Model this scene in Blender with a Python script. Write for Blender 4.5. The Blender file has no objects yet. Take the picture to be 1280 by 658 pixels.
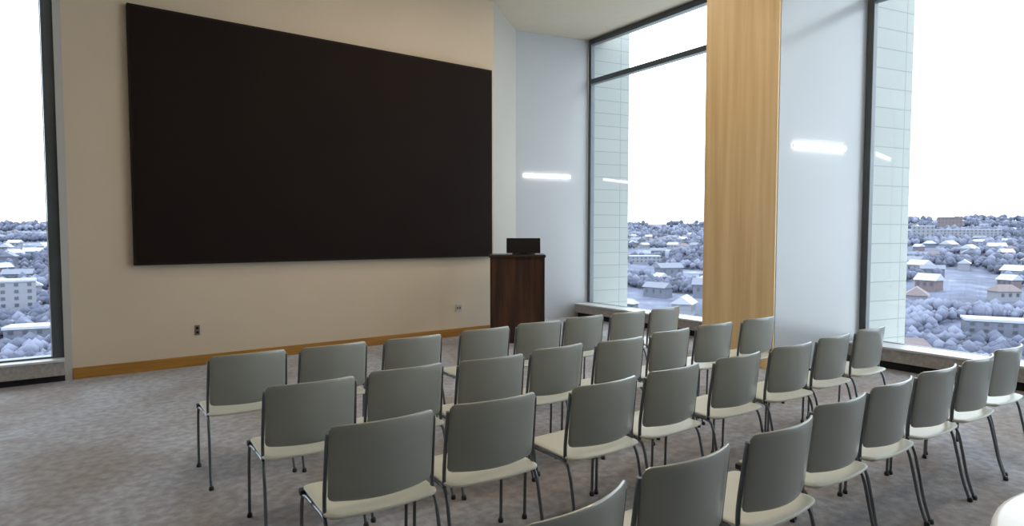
import bpy, bmesh, math, random
from mathutils import Vector, Matrix, noise
random.seed(7)
sc = bpy.context.scene
C = bpy.data.collections.new('scene'); sc.collection.children.link(C)
PI = math.pi

# ------------------------------------------------------------------ materials
def new_mat(name):
    m = bpy.data.materials.new(name); m.use_nodes = True
    nt = m.node_tree; nt.nodes.clear()
    return m, nt, nt.nodes.new('ShaderNodeOutputMaterial')
def noise_mat(name, c1, c2, scale=20, rough=.5, detail=4, stretch=(1, 1, 1), bump=0, bump_scale=None, metal=0, lo=.35, hi=.65, coat=0, spec=.5):
    m, nt, out = new_mat(name); N = nt.nodes.new; L = nt.links.new
    b = N('ShaderNodeBsdfPrincipled'); L(b.outputs[0], out.inputs[0])
    tc = N('ShaderNodeTexCoord'); mp = N('ShaderNodeMapping'); mp.inputs['Scale'].default_value = stretch
    L(tc.outputs['Object'], mp.inputs[0])
    n = N('ShaderNodeTexNoise'); n.inputs['Scale'].default_value = scale; n.inputs['Detail'].default_value = detail
    L(mp.outputs[0], n.inputs[0])
    r = N('ShaderNodeValToRGB'); r.color_ramp.elements[0].position = lo; r.color_ramp.elements[1].position = hi
    r.color_ramp.elements[0].color = (*c1, 1); r.color_ramp.elements[1].color = (*c2, 1)
    L(n.outputs[0], r.inputs[0]); L(r.outputs[0], b.inputs['Base Color'])
    b.inputs['Roughness'].default_value = rough; b.inputs['Metallic'].default_value = metal
    b.inputs['Coat Weight'].default_value = coat; b.inputs['Coat Roughness'].default_value = .08
    b.inputs['Specular IOR Level'].default_value = spec
    if bump:
        n2 = N('ShaderNodeTexNoise'); n2.inputs['Scale'].default_value = bump_scale or scale * 4
        L(mp.outputs[0], n2.inputs[0])
        bp = N('ShaderNodeBump'); bp.inputs['Strength'].default_value = bump; bp.inputs['Distance'].default_value = .01
        L(n2.outputs[0], bp.inputs['Height']); L(bp.outputs[0], b.inputs['Normal'])
    return m
def near(c, k): return tuple(min(1, x * k) for x in c)
def plain(name, c, rough=.5, metal=0, coat=0, k=.06, scale=6, spec=.5):
    return noise_mat(name, near(c, 1 - k), near(c, 1 + k), scale, rough, metal=metal, coat=coat, spec=spec)
def emit(name, c, s):
    m, nt, out = new_mat(name)
    e = nt.nodes.new('ShaderNodeEmission'); e.inputs[0].default_value = (*c, 1); e.inputs[1].default_value = s
    nt.links.new(e.outputs[0], out.inputs[0]); return m
def glass_mat():
    m, nt, out = new_mat('window_glass'); N = nt.nodes.new; L = nt.links.new
    t = N('ShaderNodeBsdfTransparent'); t.inputs[0].default_value = (.95, .97, .97, 1)
    g = N('ShaderNodeBsdfGlossy'); g.inputs['Roughness'].default_value = .01
    f = N('ShaderNodeFresnel'); geo = N('ShaderNodeNewGeometry'); mr = N('ShaderNodeMapRange'); mr.inputs['To Min'].default_value = 1.5; mr.inputs['To Max'].default_value = 1 / 1.5
    L(geo.outputs['Backfacing'], mr.inputs['Value']); L(mr.outputs[0], f.inputs[0])
    x = N('ShaderNodeMixShader'); L(f.outputs[0], x.inputs[0]); L(t.outputs[0], x.inputs[1]); L(g.outputs[0], x.inputs[2])
    L(x.outputs[0], out.inputs[0]); return m
def carpet_mat():
    m, nt, out = new_mat('carpet'); N = nt.nodes.new; L = nt.links.new
    b = N('ShaderNodeBsdfPrincipled'); L(b.outputs[0], out.inputs[0]); b.inputs['Roughness'].default_value = .95
    b.inputs['Specular IOR Level'].default_value = .15; b.inputs['Sheen Weight'].default_value = .25
    tc = N('ShaderNodeTexCoord')
    big = N('ShaderNodeTexNoise'); big.inputs['Scale'].default_value = 1.1; big.inputs['Detail'].default_value = 5; big.inputs['Distortion'].default_value = .8
    fine = N('ShaderNodeTexNoise'); fine.inputs['Scale'].default_value = 16; fine.inputs['Detail'].default_value = 5
    L(tc.outputs['Object'], big.inputs[0]); L(tc.outputs['Object'], fine.inputs[0])
    r1 = N('ShaderNodeValToRGB'); e = r1.color_ramp.elements
    e[0].position = .36; e[0].color = (.225, .190, .178, 1); e[1].position = .66; e[1].color = (.33, .335, .37, 1)
    r2 = N('ShaderNodeValToRGB'); e = r2.color_ramp.elements
    e[0].position = .38; e[0].color = (.80, .78, .77, 1); e[1].position = .64; e[1].color = (1.2, 1.2, 1.18, 1)
    L(big.outputs[0], r1.inputs[0]); L(fine.outputs[0], r2.inputs[0])
    mx = N('ShaderNodeMix'); mx.data_type = 'RGBA'; mx.blend_type = 'MULTIPLY'; mx.inputs[0].default_value = 1
    L(r1.outputs[0], mx.inputs[6]); L(r2.outputs[0], mx.inputs[7]); L(mx.outputs[2], b.inputs['Base Color'])
    bp = N('ShaderNodeBump'); bp.inputs['Strength'].default_value = .4; bp.inputs['Distance'].default_value = .01
    n3 = N('ShaderNodeTexNoise'); n3.inputs['Scale'].default_value = 220; L(tc.outputs['Object'], n3.inputs[0])
    L(n3.outputs[0], bp.inputs['Height']); L(bp.outputs[0], b.inputs['Normal'])
    return m
def tile_mat():
    # pale green-white cladding panels, thin darker joints
    m, nt, out = new_mat('cladding_tiles'); N = nt.nodes.new; L = nt.links.new
    b = N('ShaderNodeBsdfPrincipled'); L(b.outputs[0], out.inputs[0]); b.inputs['Roughness'].default_value = .35
    tc = N('ShaderNodeTexCoord'); sep = N('ShaderNodeSeparateXYZ'); cmb = N('ShaderNodeCombineXYZ')
    L(tc.outputs['Object'], sep.inputs[0]); L(sep.outputs['X'], cmb.inputs['X']); L(sep.outputs['Z'], cmb.inputs['Y'])
    br = N('ShaderNodeTexBrick'); L(cmb.outputs[0], br.inputs[0])
    br.offset = 0; br.inputs['Scale'].default_value = 1; br.inputs['Brick Width'].default_value = .62; br.inputs['Row Height'].default_value = .245
    br.inputs['Mortar Size'].default_value = .007; br.inputs['Mortar Smooth'].default_value = .3
    br.inputs['Color1'].default_value = (.235, .25, .235, 1); br.inputs['Color2'].default_value = (.25, .262, .25, 1); br.inputs['Mortar'].default_value = (.13, .142, .14, 1)
    L(br.outputs[0], b.inputs['Base Color']); return m
def land_mat():
    m, nt, out = new_mat('snowy_wooded_land'); N = nt.nodes.new; L = nt.links.new  # snow and woods, with distance haze mixed into the bluish colours
    b = N('ShaderNodeBsdfPrincipled'); L(b.outputs[0], out.inputs[0]); b.inputs['Roughness'].default_value = .9
    tc = N('ShaderNodeTexCoord')
    a = N('ShaderNodeTexNoise'); a.inputs['Scale'].default_value = .012; a.inputs['Detail'].default_value = 7; a.inputs['Roughness'].default_value = .65
    v = N('ShaderNodeTexNoise'); v.inputs['Scale'].default_value = .05; v.inputs['Detail'].default_value = 3
    L(tc.outputs['Object'], a.inputs[0]); L(tc.outputs['Object'], v.inputs[0])
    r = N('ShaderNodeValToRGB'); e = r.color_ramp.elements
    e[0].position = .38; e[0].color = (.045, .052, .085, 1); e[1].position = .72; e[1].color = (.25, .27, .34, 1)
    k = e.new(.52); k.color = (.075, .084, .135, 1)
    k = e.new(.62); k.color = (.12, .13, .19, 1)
    ad = N('ShaderNodeMath'); ad.operation = 'MULTIPLY_ADD'; ad.inputs[1].default_value = .5; 
    sub = N('ShaderNodeMath'); sub.operation = 'SUBTRACT'; sub.inputs[1].default_value = .25
    L(v.outputs[0], ad.inputs[0]); L(a.outputs[0], ad.inputs[2]); L(ad.outputs[0], sub.inputs[0])
    L(sub.outputs[0], r.inputs[0]); L(r.outputs[0], b.inputs['Base Color']); return m

M = {}
M['carpet'] = carpet_mat()
M['wall_warm'] = noise_mat('warm_beige_wall', (.545, .455, .345), (.57, .475, .36), 1.2, .75, bump=.05, bump_scale=90)
M['wall_white'] = noise_mat('glossy_white_wall', (.435, .45, .475), (.45, .465, .49), 1.0, .2, coat=.15)
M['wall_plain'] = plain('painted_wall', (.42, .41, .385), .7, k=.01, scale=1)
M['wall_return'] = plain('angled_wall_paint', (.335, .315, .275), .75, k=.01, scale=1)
M['wall_dark'] = plain('dark_rear_wall', (.22, .19, .16), .8)
M['ceiling'] = plain('ceiling_paint', (.43, .37, .285), .8, k=.02)
M['veneer'] = noise_mat('honey_wood_veneer', (.68, .475, .23), (.80, .60, .33), 3.5, .38, stretch=(3, 3, .12), detail=6)
M['base_wood'] = noise_mat('honey_wood_baseboard', (.29, .135, .022), (.38, .19, .035), 4, .35, stretch=(.4, 1, 6), detail=4)
M['ledge_top'] = plain('pale_stone_ledge', (.52, .53, .54), .35)
M['ledge_face'] = noise_mat('grey_brown_ledge_face', (.27, .24, .22), (.36, .33, .31), 30, .6)
M['toe'] = plain('black_toe_recess', (.012, .012, .013), .8)  # near-black colour stands for the shadow in the gap under the ledges
M['frame'] = plain('dark_window_frame', (.085, .098, .105), .4, metal=.3)
M['seal'] = plain('pale_window_bead', (.5, .52, .53), .5)
M['glass'] = glass_mat()
M['tile'] = tile_mat()
M['screen'] = noise_mat('matt_black_brown_screen', (.0125, .0080, .0070), (.0150, .0095, .0080), .8, .7, spec=.08)
M['screen_frame'] = plain('screen_edge', (.016, .010, .008), .6, spec=.15)
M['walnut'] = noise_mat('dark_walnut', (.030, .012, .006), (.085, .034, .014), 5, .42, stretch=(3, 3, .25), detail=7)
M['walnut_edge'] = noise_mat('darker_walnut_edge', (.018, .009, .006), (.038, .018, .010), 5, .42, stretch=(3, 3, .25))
M['black'] = plain('black_plastic', (.005, .0045, .005), .55, spec=.2)
M['plate'] = plain('grey_plate', (.13, .12, .11), .4)
M['plate_light'] = plain('light_plate', (.42, .41, .40), .4)
M['plastic'] = noise_mat('sage_grey_plastic', (.275, .287, .262), (.30, .312, .284), 3, .30, spec=.6, coat=.35)  # chair plastic for the backs, darkened by shade put into its colour
M['seat_plastic'] = noise_mat('pale_sage_plastic', (.50, .505, .44), (.54, .545, .475), 3, .42)  # same chair plastic for the seats, paler with the light put in
M['tube'] = plain('grey_steel_tube', (.16, .17, .18), .32, metal=.85)
M['upright'] = plain('dark_grey_upright', (.10, .115, .125), .4, metal=.3)  # shadow beside the backrest edge put into the darker grey
M['rubber'] = plain('dark_glide', (.02, .02, .022), .6)
M['white_top'] = plain('white_laminate', (.78, .79, .80), .3, k=.02)
M['alu'] = plain('white_metal', (.6, .6, .6), .4)
M['lamp'] = emit('lamp_diffuser', (1, .98, .95), 7)
M['ceil_lamp'] = emit('warm_lamp_diffuser', (1, .82, .60), 32)  # warm glow of the added ceiling lamps
M['land'] = land_mat()
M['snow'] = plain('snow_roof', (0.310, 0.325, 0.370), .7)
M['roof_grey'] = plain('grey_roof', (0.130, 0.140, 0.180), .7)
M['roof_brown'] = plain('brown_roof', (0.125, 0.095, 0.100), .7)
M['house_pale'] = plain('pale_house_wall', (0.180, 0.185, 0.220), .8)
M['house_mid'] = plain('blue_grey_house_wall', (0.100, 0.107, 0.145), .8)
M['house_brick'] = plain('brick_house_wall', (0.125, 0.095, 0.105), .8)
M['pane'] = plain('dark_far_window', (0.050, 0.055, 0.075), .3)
M['wood_far'] = noise_mat('bare_winter_trees', (.040, .046, .072), (.088, .095, .148), .05, .9)  # blue-grey albedo stands in for haze over the far trees
M['wood_far_snow'] = noise_mat('frosted_trees', (.085, .092, .14), (.155, .165, .23), .05, .9)  # frost is paler; blue tint again carries the haze

# ------------------------------------------------------------------ mesh helpers
class MB:
    def __init__(s): s.bm = bmesh.new(); s.mats = []
    def mi(s, m):
        if m not in s.mats: s.mats.append(m)
        return s.mats.index(m)
    def box(s, a, b, m, bevel=0, mat=None):
        t = bmesh.new(); bmesh.ops.create_cube(t, size=1)
        d = [abs(b[i] - a[i]) for i in range(3)]; c = [(a[i] + b[i]) / 2 for i in range(3)]
        bmesh.ops.scale(t, vec=d, verts=t.verts); bmesh.ops.translate(t, vec=c, verts=t.verts)
        if bevel: bmesh.ops.bevel(t, geom=list(t.edges), offset=bevel, segments=2, profile=.6, affect='EDGES')
        if mat: t.transform(mat)
        s._add(t, m); return s
    def prism(s, pts, z0, z1, m):
        t = bmesh.new()
        lo = [t.verts.new((x, y, z0)) for x, y in pts]; hi = [t.verts.new((x, y, z1)) for x, y in pts]
        n = len(pts); t.faces.new(lo[::-1]); t.faces.new(hi)
        for i in range(n): t.faces.new((lo[i], lo[(i + 1) % n], hi[(i + 1) % n], hi[i]))
        bmesh.ops.recalc_face_normals(t, faces=t.faces); s._add(t, m); return s
    def tube(s, pts, r, m, seg=10, smooth_n=6, flat=1.0):
        P = [Vector(p) for p in pts]
        if smooth_n and len(P) > 2:
            Q = []
            E = [P[0] * 2 - P[1]] + P + [P[-1] * 2 - P[-2]]
            for i in range(1, len(E) - 2):
                for k in range(smooth_n):
                    t = k / smooth_n; p0, p1, p2, p3 = E[i - 1:i + 3]
                    Q.append(.5 * ((2 * p1) + (p2 - p0) * t + (2 * p0 - 5 * p1 + 4 * p2 - p3) * t * t + (3 * p1 - p0 - 3 * p2 + p3) * t ** 3))
            P = Q + [P[-1]]
        t = bmesh.new(); rings = []
        nrm = None
        for i, p in enumerate(P):
            d = (P[min(i + 1, len(P) - 1)] - P[max(i - 1, 0)]).normalized()
            if nrm is None:
                nrm = Vector((1, 0, 0)) if abs(d.x) < .8 else Vector((0, 1, 0))
            nrm = (nrm - d * nrm.dot(d)).normalized(); bi = d.cross(nrm)
            rings.append([t.verts.new(p + nrm * math.cos(a) * r * flat + bi * math.sin(a) * r) for a in [2 * PI * k / seg for k in range(seg)]])
        for a, b in zip(rings, rings[1:]):
            for k in range(seg):
                f = t.faces.new((a[k], a[(k + 1) % seg], b[(k + 1) % seg], b[k])); f.smooth = True
        t.faces.new(rings[0][::-1]); t.faces.new(rings[-1])
        bmesh.ops.recalc_face_normals(t, faces=t.faces); s._add(t, m); return s
    def lathe(s, prof, m, seg=48, c=(0, 0, 0)):
        t = bmesh.new(); rings = []
        for r, z in prof:
            rings.append([t.verts.new((c[0] + r * math.cos(2 * PI * k / seg), c[1] + r * math.sin(2 * PI * k / seg), c[2] + z)) for k in range(seg)])
        for a, b in zip(rings, rings[1:]):
            for k in range(seg):
                f = t.faces.new((a[k], a[(k + 1) % seg], b[(k + 1) % seg], b[k])); f.smooth = True
        t.faces.new(rings[0][::-1]); t.faces.new(rings[-1])
        bmesh.ops.recalc_face_normals(t, faces=t.faces); s._add(t, m); return s
    def shell(s, half, length, radii, pos, thick, m, nx=20, ny=16):
        """rounded rectangle panel; pos(x, v) -> point of mid surface; v along length"""
        t = bmesh.new(); r0, r1 = radii; vs = []
        def ease(k, n):
            return .5 - .5 * math.cos(PI * k / n)
        rows = [length * ease(k, ny) for k in range(ny + 1)]
        def hw(v):
            w = half
            if v < r0: w = half - r0 + math.sqrt(max(0, r0 * r0 - (r0 - v) ** 2))
            if v > length - r1: w = half - r1 + math.sqrt(max(0, r1 * r1 - (r1 - (length - v)) ** 2))
            return w
        up, dn = [], []
        for v in rows:
            w = hw(v); ru, rd = [], []
            for i in range(nx + 1):
                x = w * (2 * ease(i, nx) - 1)
                p = Vector(pos(x, v)); e = 1e-3
                n = (Vector(pos(x + e, v)) - p).cross(Vector(pos(x, v + e)) - p).normalized()
                ed = min((w - abs(x)), v, length - v)
                th = thick / 2 * (.35 + .65 * min(1, max(0, ed) / .012))
                ru.append(t.verts.new(p + n * th)); rd.append(t.verts.new(p - n * th))
            up.append(ru); dn.append(rd)
        for j in range(ny):
            for i in range(nx):
                f = t.faces.new((up[j][i], up[j][i + 1], up[j + 1][i + 1], up[j + 1][i])); f.smooth = True
                f = t.faces.new((dn[j][i], dn[j + 1][i], dn[j + 1][i + 1], dn[j][i + 1])); f.smooth = True
        for i in range(nx):
            t.faces.new((up[0][i], dn[0][i], dn[0][i + 1], up[0][i + 1])); t.faces.new((up[ny][i], up[ny][i + 1], dn[ny][i + 1], dn[ny][i]))
        for j in range(ny):
            t.faces.new((up[j][0], up[j + 1][0], dn[j + 1][0], dn[j][0])); t.faces.new((up[j][nx], dn[j][nx], dn[j + 1][nx], up[j + 1][nx]))
        bmesh.ops.recalc_face_normals(t, faces=t.faces); s._add(t, m); return s
    def _add(s, t, m):
        i = s.mi(m)
        for f in t.faces: f.material_index = i
        me = bpy.data.meshes.new('tmp'); t.to_mesh(me); t.free(); s.bm.from_mesh(me); bpy.data.meshes.remove(me)
    def build(s, name, parent=None, loc=None, rz=None):
        me = bpy.data.meshes.new(name); s.bm.to_mesh(me); s.bm.free()
        for m in s.mats: me.materials.append(m if not isinstance(m, str) else M[m])
        o = bpy.data.objects.new(name, me); C.objects.link(o)
        if parent: o.parent = parent
        if loc: o.location = loc
        if rz is not None: o.rotation_euler = (0, 0, rz)
        return o
def tag(o, label, cat, group=None):
    o['label'] = label; o['category'] = cat
    if group: o['group'] = group
    return o
def struct(o): o['kind'] = 'structure'; return o
def empty(name, loc, rz=0):
    o = bpy.data.objects.new(name, None); C.objects.link(o); o.location = loc; o.rotation_euler = (0, 0, rz); o.empty_display_size = .2
    return o
def copy_tree(root):
    r = root.copy(); C.objects.link(r)
    for ch in list(root.children):
        c = ch.copy(); C.objects.link(c); c.parent = r
        for g in ch.children:
            d = g.copy(); C.objects.link(d); d.parent = c
    return r

# ------------------------------------------------------------------ room shell
CZ = 5.26         # ceiling height
AY = 8.165        # screen wall
WX = 7.98         # window wall
XL, YB = -3.6, -4.2
struct(MB().box((XL - .2, YB - .2, -.2), (WX + .1, 9.6, 0), 'carpet').build('floor'))
struct(MB().box((XL - .2, YB - .2, CZ), (WX + .35, 9.6, CZ + .25), 'ceiling').build('ceiling'))
# screen wall, its angled return and the recessed glossy wall (slightly turned)
struct(MB().box((-.10, AY, 0), (5.44, AY + .25, CZ), 'wall_warm').build('wall_front'))
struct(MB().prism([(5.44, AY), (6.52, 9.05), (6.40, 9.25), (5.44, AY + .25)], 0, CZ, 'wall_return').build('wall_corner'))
struct(MB().prism([(6.52, 9.05), (WX, 8.725), (WX, 9.0), (6.40, 9.3)], 0, CZ, 'wall_white').build('wall_recess'))
struct(MB().box((XL - .2, YB, 0), (XL, 8.6, CZ), 'wall_plain').build('wall_left'))
struct(MB().box((XL - .2, YB - .2, 0), (WX + .1, YB, CZ), 'wall_dark').build('wall_back'))
# boxed column: white glossy face to the room, honey veneer on its side
struct(MB().prism([(6.60, 3.978), (WX, 3.675), (WX, 4.98), (6.60, 4.98)], 0, CZ, 'wall_white').build('wall_column'))
struct(MB().box((6.575, 3.985, 0), (6.60, 4.98, CZ), 'veneer').build('trim_1'))
# baseboards
struct(MB().box((-.10, AY - .022, 0), (5.44, AY, .125), 'base_wood', .004).build('baseboard_front'))
a = math.atan2(9.05 - AY, 6.52 - 5.44)
b = MB(); b.box((0, -.02, 0), (math.hypot(1.08, .885), 0, .125), 'alu', .003); struct(b.build('baseboard_corner', loc=(5.44, AY, 0), rz=a))

# left reveal beside the screen wall
struct(MB().box((-.17, AY - .01, 0), (-.10, AY + .25, CZ), 'wall_plain').build('trim_2'))

# ------------------------------------------------------------------ windows
def framed(name, bars, glass):
    w = MB()
    for p, q in bars: w.box(p, q, 'frame', .006)
    o = struct(w.build(name))
    g = MB()
    for p, q in glass: g.box(p, q, 'glass')
    g.build('glass', o); return o
# window 1: left of the screen wall
G = AY + .09
framed('window_1', [((-.275, G - .06, .2), (-.17, G + .08, CZ)), ((XL, G - .06, .2), (-.275, G + .08, .27)), ((XL, G - .06, CZ - .08), (-.275, G + .08, CZ)), ((XL, G - .06, .27), (XL + .08, G + .08, CZ - .08)), ((-2.0, G - .05, .27), (-1.93, G + .08, CZ - .08))],
       [((-1.93, G, .27), (-.275, G + .012, CZ - .08)), ((XL + .08, G, .27), (-2.0, G + .012, CZ - .08))])
struct(MB().box((-.285, G - .075, .27), (-.277, G - .03, CZ - .02), 'seal').build('trim_3'))
def ledge(name, pts_top, z0, z1, recess):
    pass
l = MB(); l.box((XL, AY - .10, .075), (-.17, G - .02, .225), 'ledge_face', .004); l.box((XL, AY - .12, .225), (-.17, G - .02, .25), 'ledge_top', .004); struct(l.build('trim_4'))
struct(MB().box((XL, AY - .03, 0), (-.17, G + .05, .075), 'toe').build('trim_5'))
struct(MB().box((XL, G + .012, 0), (-.17, G + .2, .2), 'wall_plain').build('wall_sill'))
# window wall at WX: window 2 between recess wall and column, window 3 beyond the column
TZ = 4.47
def right_window(name, y0, y1, mull):
    bars = [((WX, y1 - .075, .2), (WX + .1, y1, CZ)), ((WX, y0, .2), (WX + .1, y0 + .075, CZ)),
            ((WX, y0 + .075, .2), (WX + .1, y1 - .075, .27)), ((WX, y0 + .075, CZ - .10), (WX + .1, y1 - .075, CZ)),
            ((WX - .01, y0 + .075, TZ - .045), (WX + .1, y1 - .075, TZ + .045))]
    for m in mull: bars.append(((WX, m - .035, .27), (WX + .1, m + .035, CZ - .10)))
    edges = sorted([y0 + .075] + [y for m in mull for y in (m - .035, m + .035)] + [y1 - .075])
    gl = []
    for i in range(0, len(edges), 2):
        gl.append(((WX + .04, edges[i], .27), (WX + .052, edges[i + 1], TZ - .045)))
        gl.append(((WX + .04, edges[i], TZ + .045), (WX + .052, edges[i + 1], CZ - .10)))
    return framed(name, bars, gl)
right_window('window_2', 4.98, 8.72, [])
right_window('window_3', YB, 3.672, [.9, -1.7])
def right_ledge(n1, n2, y0, y1):
    l = MB(); l.box((WX - .30, y0, .10), (WX, y1, .245), 'ledge_face', .004); l.box((WX - .32, y0, .245), (WX, y1, .27), 'ledge_top', .004)
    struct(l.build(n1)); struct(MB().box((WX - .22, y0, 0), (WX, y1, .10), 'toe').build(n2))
right_ledge('trim_6', 'trim_7', 4.98, 8.73)
right_ledge('trim_8', 'trim_9', YB, 3.67)
struct(MB().box((WX, YB, -.2), (WX + .2, 8.73, .2), 'wall_plain').build('wall_right'))
# tiled outer piers, in line with the recess wall and the column face
def pier(name, x0, y0, x1, y1):
    L = math.hypot(x1 - x0, y1 - y0)
    struct(MB().box((0, 0, -4), (L, .8, CZ + 2), 'tile').build(name, loc=(x0, y0, 0), rz=math.atan2(y1 - y0, x1 - x0)))
pier('wall_outer', WX + .11, 8.70, 8.89, 8.53)
pier('wall_outer_column', WX + .11, 3.65, 8.83, 3.49)

# ------------------------------------------------------------------ wall lights
def bar_light(x0, y0, x1, y1, z, label):
    L = math.hypot(x1 - x0, y1 - y0); r = math.atan2(y1 - y0, x1 - x0)
    t = empty('wall_light', (x0, y0, z), r)
    tag(t, label, 'wall light', 'slim bar lights on the white walls')
    MB().box((.01, -.012, -.022), (L - .01, 0, .022), 'alu', .003).build('housing', t)
    MB().box((0, -.034, -.028), (L, -.012, .028), 'lamp', .006).build('diffuser', t)
bar_light(6.66, 9.020, 7.60, 8.807, 2.665, 'slim glowing white bar light on the recessed wall, above the lectern')
bar_light(6.81, 3.928, 7.63, 3.749, 2.63, 'slim glowing white bar light on the white column face right of the honey wood panel')

# unseen ceiling lamps added to light the room; front pair washes the screen wall
def fill_ceiling_light(x, y, L, label):
    t = empty('ceiling_light', (x, y, CZ)); tag(t, label, 'ceiling light', 'linear lamps on the ceiling')
    MB().box((-L / 2, -.09, -.05), (L / 2, .09, 0), 'alu', .004).build('housing', t)
    MB().box((-L / 2 + .02, -.075, -.062), (L / 2 - .02, .075, -.05), 'ceil_lamp').build('diffuser', t)
for i, (x, y, w) in enumerate([(3.3, 6.0, 'in front of the screen wall'), (5.7, 6.0, 'in front of the screen, lectern side'), (1.6, 3.4, 'over the left of the chairs'), (4.4, 3.4, 'over the right of the chairs'), (1.6, 1.2, 'over the back row, left'), (4.4, 1.2, 'over the back row, right')]):
    fill_ceiling_light(x, y, 1.8, 'long white linear lamp on the ceiling ' + w)

# ------------------------------------------------------------------ screen and small wall fittings
t = empty('wall_screen', (2.93, AY, 1.235)); tag(t, 'huge dark wall-mounted video screen on the beige wall', 'screen')
W2, Hh = 2.435, 2.93
MB().box((-W2, -.075, 0), (W2, 0, Hh), 'screen_frame', .006).build('cabinet', t)
MB().box((-W2 + .03, -.082, .03), (W2 - .03, -.075, Hh - .03), 'screen').build('display', t)

t = empty('power_outlet', (1.13, AY, .43)); tag(t, 'small dark grey outlet low on the beige wall, below the left of the screen', 'outlet')
MB().box((-.028, -.008, -.062), (.028, 0, .062), 'plate', .003).build('cover_plate', t)
MB().box((-.014, -.0105, .012), (.014, -.008, .04), 'black', .001).build('socket', t); MB().box((-.014, -.0105, -.04), (.014, -.008, -.012), 'black', .001).build('socket', t)
t = empty('power_outlet', (4.78, AY, .44)); tag(t, 'pale outlet plate low on the beige wall, left of the lectern', 'outlet')
MB().box((-.055, -.008, -.06), (.055, 0, .06), 'plate_light', .003).build('cover_plate', t)
MB().box((-.036, -.0105, -.018), (-.008, -.008, .018), 'plate', .001).build('socket', t); MB().box((.008, -.0105, -.018), (.036, -.008, .018), 'plate', .001).build('socket', t)

# ------------------------------------------------------------------ lectern with monitor
LR = math.radians(-35.4)
t = empty('lectern', (5.16, 7.125, 0), LR); tag(t, 'dark walnut wooden lectern standing right of the big screen', 'lectern')
w = .395; HT = 1.29
MB().box((-w + .03, -.02, .06), (w - .03, .0, HT - .04), 'walnut').build('front_panel', t)
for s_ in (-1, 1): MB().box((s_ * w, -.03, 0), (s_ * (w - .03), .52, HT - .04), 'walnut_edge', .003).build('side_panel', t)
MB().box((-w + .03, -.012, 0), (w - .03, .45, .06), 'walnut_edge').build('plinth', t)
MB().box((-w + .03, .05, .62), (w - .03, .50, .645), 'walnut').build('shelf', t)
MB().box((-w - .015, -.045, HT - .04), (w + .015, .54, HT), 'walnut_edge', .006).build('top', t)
mo = empty('monitor', (t.location.x + .16 * math.sin(-LR) + .09 * math.cos(LR), t.location.y + .16 * math.cos(LR) + .09 * math.sin(LR), HT), LR)
tag(mo, 'low black monitor standing on top of the walnut lectern', 'monitor')
MB().box((-.17, -.06, 0), (.17, .12, .014), 'black', .004).build('foot', mo)
MB().box((-.05, .0, .012), (.05, .03, .07), 'black', .004).build('neck', mo)
rot = Matrix.Translation((0, 0, .02)) @ Matrix.Rotation(math.radians(-14), 4, 'X')
cas = MB(); cas.box((-.25, -.018, 0), (.25, .018, .225), 'black', .007, rot); cas.build('casing', mo)
scn = MB(); scn.box((-.23, .0185, .015), (.23, .0205, .2), 'screen', 0, rot); scn.build('display', mo)

# ------------------------------------------------------------------ chair
def make_chair():
    t = empty('chair', (0, 0, 0))
    SZ = .448
    def seat(x, v):      # v 0 at the rear edge, .45 at the front
        y = -.015 + v - .030 * (1 - (x / .262) ** 2) * max(0, 1 - v / .2)
        z = SZ - .010 * (1 - (x / .262) ** 2) * math.sin(PI * min(1, v / .41))
        if v > .34: z -= 1.9 * (v - .34) ** 2
        if v < .06: z += .6 * (.06 - v) ** 2
        return (x, y, z)
    MB().shell(.250, .415, (.05, .045), seat, .020, 'seat_plastic', 18, 14).build('seat', t)
    def back(x, v):      # v 0 at the bottom, .32 at the top
        k = 1 - (x / .235) ** 2
        y = .045 - .035 * (v / .33) - .060 * k + .02 * (v / .33) ** 2 * 0
        z = .500 + v - .006 * k * (1 if v < .05 else 0) + .006 * k * min(1, v / .3)
        return (x, y, z)
    MB().shell(.233, .322, (.022, .028), back, .016, 'plastic', 22, 12).build('backrest', t)
    for s in (-1, 1):
        MB().tube([(s * .243, .052, .425), (s * .243, .050, .52), (s * .241, .034, .66), (s * .238, .018, .79)], .0105, 'upright', 10, 5, .8).build('back_upright', t)
        l = MB().tube([(s * .256, .385, .0), (s * .256, .38, .20), (s * .254, .37, .385), (s * .251, .32, .424), (s * .247, .20, .428)], .0085, 'tube', 10, 5).build('leg', t)
        MB().lathe([(.008, .0), (.014, .0), (.015, .012), (.011, .025)], 'rubber', 12, (s * .256, .385, 0)).build('glide', l)
        l = MB().tube([(s * .247, .20, .428), (s * .243, .075, .426), (s * .246, .02, .395), (s * .248, -.015, .26), (s * .252, -.045, .12), (s * .254, -.085, .0)], .0085, 'tube', 10, 5).build('leg', t)
        MB().lathe([(.008, .0), (.014, .0), (.015, .012), (.011, .025)], 'rubber', 12, (s * .254, -.085, 0)).build('glide', l)
        MB().box((s * .236, .352, .412), (s * .264, .392, .440), 'rubber', .006).build('corner_cap', t)
    MB().tube([(-.243, .13, .420), (.243, .13, .420)], .009, 'tube', 8, 0).build('cross_bar', t)
    MB().tube([(-.243, .33, .418), (.243, .33, .418)], .009, 'tube', 8, 0).build('cross_bar', t)
    return t
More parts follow.
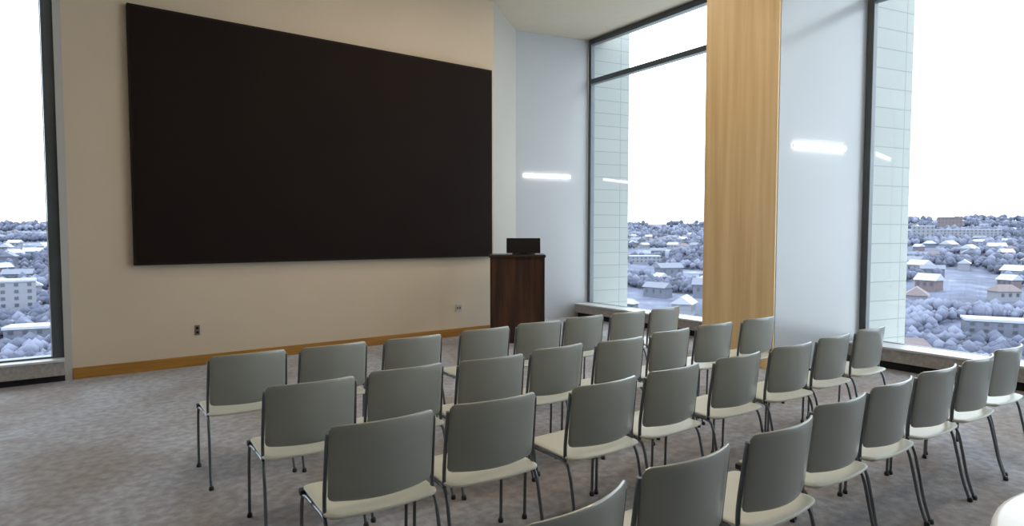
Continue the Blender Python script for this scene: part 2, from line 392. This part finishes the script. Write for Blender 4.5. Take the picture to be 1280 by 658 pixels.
ROWS = [
 ('row nearest the screen', [(.88, 4.20, 0), (1.44, 4.17, 2), (2.04, 4.14, 1), (2.70, 4.16, 0), (3.29, 4.20, -5), (3.86, 4.24, -2), (4.43, 4.22, -2), (5.00, 4.24, 5)]),
 ('second row from the screen', [(.98, 3.20, -4), (1.54, 3.22, -1), (2.10, 3.16, -6), (2.68, 3.21, 3), (3.24, 3.16, -3), (3.87, 3.22, 2), (4.47, 3.24, -3), (5.11, 3.23, -5)]),
 ('third row from the screen', [(1.03, 2.38, -4), (1.58, 2.36, -7), (2.25, 2.30, 0), (2.81, 2.31, 2), (3.44, 2.31, -1), (4.07, 2.31, -5), (4.69, 2.33, 0), (5.33, 2.35, -1)]),
 ('row nearest the camera', [(1.17, 1.30, 15), (1.73, 1.35, -1), (2.33, 1.35, 2), (2.92, 1.41, -2), (3.48, 1.42, 0), (4.04, 1.41, -4), (4.60, 1.39, -2), (5.19, 1.40, -4)]),
]
ORD = ['first', 'second', 'third', 'fourth', 'fifth', 'sixth', 'seventh', 'last']
proto = make_chair(); first = True
for rn, row in ROWS:
    for i, (x, y, a) in enumerate(row):
        c = proto if first else copy_tree(proto); first = False
        c.location = (x, y, 0); c.rotation_euler = (0, 0, math.radians(a * .55))
        if i == 0: lab = 'sage grey stacking chair at the left end of the ' + rn
        elif i == 7: lab = 'sage grey stacking chair at the right end of the ' + rn
        else: lab = 'sage grey stacking chair, %s from the left in the %s' % (ORD[i], rn)
        tag(c, lab, 'chair', 'rows of sage grey chairs')

# ------------------------------------------------------------------ round white table at the front right corner
t = empty('round_table', (2.40, -.10, 0)); tag(t, 'white round table top at the bottom right corner, behind the back row', 'table')
MB().lathe([(.05, .700), (.71, .700), (.745, .708), (.75, .722), (.745, .737), (.73, .742), (.02, .742)], 'white_top', 72).build('tabletop', t)
MB().lathe([(.035, .03), (.035, .70)], 'tube', 24).build('pedestal', t)
MB().lathe([(.30, 0), (.30, .012), (.06, .035), (.03, .04)], 'tube', 40).build('base', t)

# ------------------------------------------------------------------ the city outside
PSI = math.radians(35.4)
def polar(r, az):        # az in degrees right of the view direction
    a = PSI + math.radians(az); return r * math.sin(a), r * math.cos(a)
def land_z(x, y):
    r = math.hypot(x, y); az = math.degrees(math.atan2(x, y) - PSI)
    top = 40 + 26 * math.exp(-((az - 32) / 7) ** 2) + 5 * math.sin(az * .35)
    k = min(1, max(0, (r - 330) / 2500))
    z = -68 + (68 + top) * k ** .9
    z += 9 * noise.noise(Vector((x * .004, y * .004, 0))) * min(1, r / 500) + 16 * noise.noise(Vector((x * .0013, y * .0013, 5))) * k
    if r > 2900: z -= (r - 2900) * .12
    return z
t = bmesh.new(); rings = []
rs = [180 * (3600 / 180) ** (k / 70) for k in range(71)]
azs = [-62 + 140 * k / 210 for k in range(211)]
for r in rs:
    ring = []
    for az in azs:
        x, y = polar(r, az); ring.append(t.verts.new((x, y, land_z(x, y))))
    rings.append(ring)
for p, q in zip(rings, rings[1:]):
    for k in range(len(azs) - 1):
        f = t.faces.new((p[k], q[k], q[k + 1], p[k + 1])); f.smooth = True
bmesh.ops.recalc_face_normals(t, faces=t.faces)
me = bpy.data.meshes.new('ground_outside'); t.to_mesh(me); t.free(); me.materials.append(M['land'])
o = bpy.data.objects.new('ground_outside', me); C.objects.link(o); struct(o)

def house_mesh(w, d, h, rh, wall, roof, hip=False):
    m = MB(); m.box((-w / 2, -d / 2, -6), (w / 2, d / 2, h), wall)
    t = bmesh.new(); e = 1.0
    v = [t.verts.new(p) for p in ((-w/2-e, -d/2-e, h), (w/2+e, -d/2-e, h), (w/2+e, d/2+e, h), (-w/2-e, d/2+e, h), (-w/2-e + (d*.4 if hip else 0), 0, h + rh), (w/2+e - (d*.4 if hip else 0), 0, h + rh))]
    for f in ((0, 1, 5, 4), (2, 3, 4, 5), (0, 4, 3), (1, 2, 5), (3, 2, 1, 0)): t.faces.new([v[i] for i in f])
    bmesh.ops.recalc_face_normals(t, faces=t.faces); m._add(t, roof)
    for k in range(3):
        x = -w / 2 + w * (k + .5) / 3
        m.box((x - .9, -d / 2 - .1, h * .45), (x + .9, -d / 2 + .1, h * .8), 'pane'); m.box((x - .9, d / 2 - .1, h * .45), (x + .9, d / 2 + .1, h * .8), 'pane')
    return m
CLEAR = []
MARKS = [(560, -39.3), (430, -38.2), (900, 12.3), (1500, 36.7), (1700, 35.7), (1350, 34.0), (470, 38.8)]
protos = []
for k, args in enumerate([(15, 10, 7, 4, 'house_pale', 'snow'), (12, 9, 6, 4, 'house_mid', 'snow', True), (20, 11, 8, 4, 'house_mid', 'roof_grey'), (13, 10, 7, 4.5, 'house_brick', 'snow'), (14, 9, 6, 4, 'house_pale', 'roof_brown', True)]):
    protos.append(house_mesh(*args).build('house'))
used = [False] * len(protos)
VIEWS = [(-45, -36.5, 34, 'left window', 'houses seen through the left window'), (9.5, 19, 34, 'window beside the lectern', 'houses seen through the middle window'), (31.5, 46, 62, 'right window', 'houses seen through the right window')]
for a0, a1, n, wn, gr in VIEWS:
    k = 0; tries = 0; spots = []
    while k < n and tries < 4000:
        tries += 1
        r = random.uniform(380, 1900); az = random.uniform(a0, a1); x, y = polar(r, az)
        if any((x - p) ** 2 + (y - q) ** 2 < 34 ** 2 for p, q in spots): continue
        if any(math.hypot(x - polar(*q)[0], y - polar(*q)[1]) < 85 for q in MARKS): continue
        spots.append((x, y)); CLEAR.append((x, y, 24)); j = random.randrange(len(protos))
        h = protos[j] if not used[j] else protos[j].copy()
        if used[j]: C.objects.link(h)
        used[j] = True
        s = random.uniform(.9, 1.5); h.scale = (s, s, s); h.location = (x, y, land_z(x, y)); h.rotation_euler = (0, 0, random.uniform(0, PI))
        tag(h, 'small distant winter house far below, among the trees, seen through the ' + wn, 'house', gr); k += 1
# larger landmarks
def block(r, az, w, d, h, rz, wall, roof, label, floors):
    x, y = polar(r, az); CLEAR.append((x, y, max(w, d) * .56 + 14)); t = empty('building', (x, y, land_z(x, y)), rz); tag(t, label, 'building')
    MB().box((-w/2, -d/2, -12), (w/2, d/2, h), wall, .2).build('wall', t)
    MB().box((-w/2 - .6, -d/2 - .6, h), (w/2 + .6, d/2 + .6, h + 1.6), roof, .2).build('roof', t)
    n = max(3, int(w / 6))
    for f in range(floors):
        m = MB()
        for k in range(n):
            xx = -w/2 + w * (k + .5) / n; zz = h * (f + .35) / floors
            m.box((xx - 1.2, -d/2 - .15, zz), (xx + 1.2, -d/2 + .1, zz + h / floors * .5), 'pane')
        m.build('window_row', t)
RZ = -PSI
block(560, -39.3, 22, 18, 24, RZ + .7, 'house_pale', 'snow', 'pale blocky flats with a snowy roof, seen low in the left window', 5)
block(430, -38.2, 26, 14, 8, RZ + .4, 'house_mid', 'snow', 'low wide snow-covered building at the bottom of the left window', 2)
block(900, 12.3, 42, 18, 9, RZ, 'house_pale', 'snow', 'long low white building seen through the window beside the lectern', 2)
block(1500, 36.7, 110, 26, 16, RZ - .6, 'house_pale', 'snow', 'long white building below the ridge in the right window', 3)
block(1700, 35.7, 46, 26, 30, RZ - .6, 'house_brick', 'roof_brown', 'brownish building on the ridge above the long white one', 4)
block(1350, 34.0, 34, 24, 26, RZ - .5, 'house_pale', 'snow', 'bright white building at the left edge of the right window view', 4)
block(470, 38.8, 34, 16, 8, RZ - .5, 'house_mid', 'snow', 'low snow-roofed building at the bottom of the right window', 2)
# woods: uncountable bare trees
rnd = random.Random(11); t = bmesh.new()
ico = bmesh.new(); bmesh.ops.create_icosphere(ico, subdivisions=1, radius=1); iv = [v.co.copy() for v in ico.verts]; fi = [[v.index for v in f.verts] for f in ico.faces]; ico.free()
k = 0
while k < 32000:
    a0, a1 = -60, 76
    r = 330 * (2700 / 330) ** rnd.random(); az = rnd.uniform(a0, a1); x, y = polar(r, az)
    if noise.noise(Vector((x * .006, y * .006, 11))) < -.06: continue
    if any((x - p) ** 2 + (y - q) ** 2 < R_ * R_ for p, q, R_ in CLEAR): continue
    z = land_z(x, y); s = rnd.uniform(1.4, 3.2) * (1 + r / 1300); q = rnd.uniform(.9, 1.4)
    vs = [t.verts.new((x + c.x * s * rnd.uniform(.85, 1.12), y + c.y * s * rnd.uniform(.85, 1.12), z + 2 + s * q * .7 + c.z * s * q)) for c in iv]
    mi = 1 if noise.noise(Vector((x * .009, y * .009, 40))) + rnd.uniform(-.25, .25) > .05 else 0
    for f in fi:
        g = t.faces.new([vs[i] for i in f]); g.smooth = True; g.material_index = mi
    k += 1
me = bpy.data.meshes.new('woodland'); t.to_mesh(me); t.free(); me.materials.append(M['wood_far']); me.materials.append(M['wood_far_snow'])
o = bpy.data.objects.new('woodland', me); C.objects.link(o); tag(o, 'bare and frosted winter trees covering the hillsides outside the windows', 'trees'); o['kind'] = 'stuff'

# ------------------------------------------------------------------ light: overcast winter sky, added lamps
wd = bpy.data.worlds.new('sky'); sc.world = wd; wd.use_nodes = True
bg = wd.node_tree.nodes['Background']; bg.inputs[0].default_value = (.80, .90, 1.0, 1); bg.inputs[1].default_value = 4.9
def lamp(name, loc, energy, sx, sy, rot, col):
    l = bpy.data.lights.new(name, 'AREA'); l.shape = 'RECTANGLE'; l.size = sx; l.size_y = sy; l.energy = energy; l.color = col
    o = bpy.data.objects.new(name, l); C.objects.link(o); o.location = loc; o.rotation_euler = rot
    return o

# ------------------------------------------------------------------ camera
cam = bpy.data.cameras.new('camera'); co = bpy.data.objects.new('camera', cam); C.objects.link(co)
cam.sensor_width = 36; cam.lens = 36 * 760 / 1280; cam.clip_end = 10000; cam.clip_start = .05
co.location = (0, 0, 1.6); co.rotation_euler = (PI / 2 - math.atan(37 / 760), 0, -PSI)
sc.camera = co
sc.view_settings.view_transform = 'Standard'; sc.view_settings.look = 'None'; sc.view_settings.gamma = 1
sc.view_settings.use_curve_mapping = False; sc.view_settings.exposure = 0
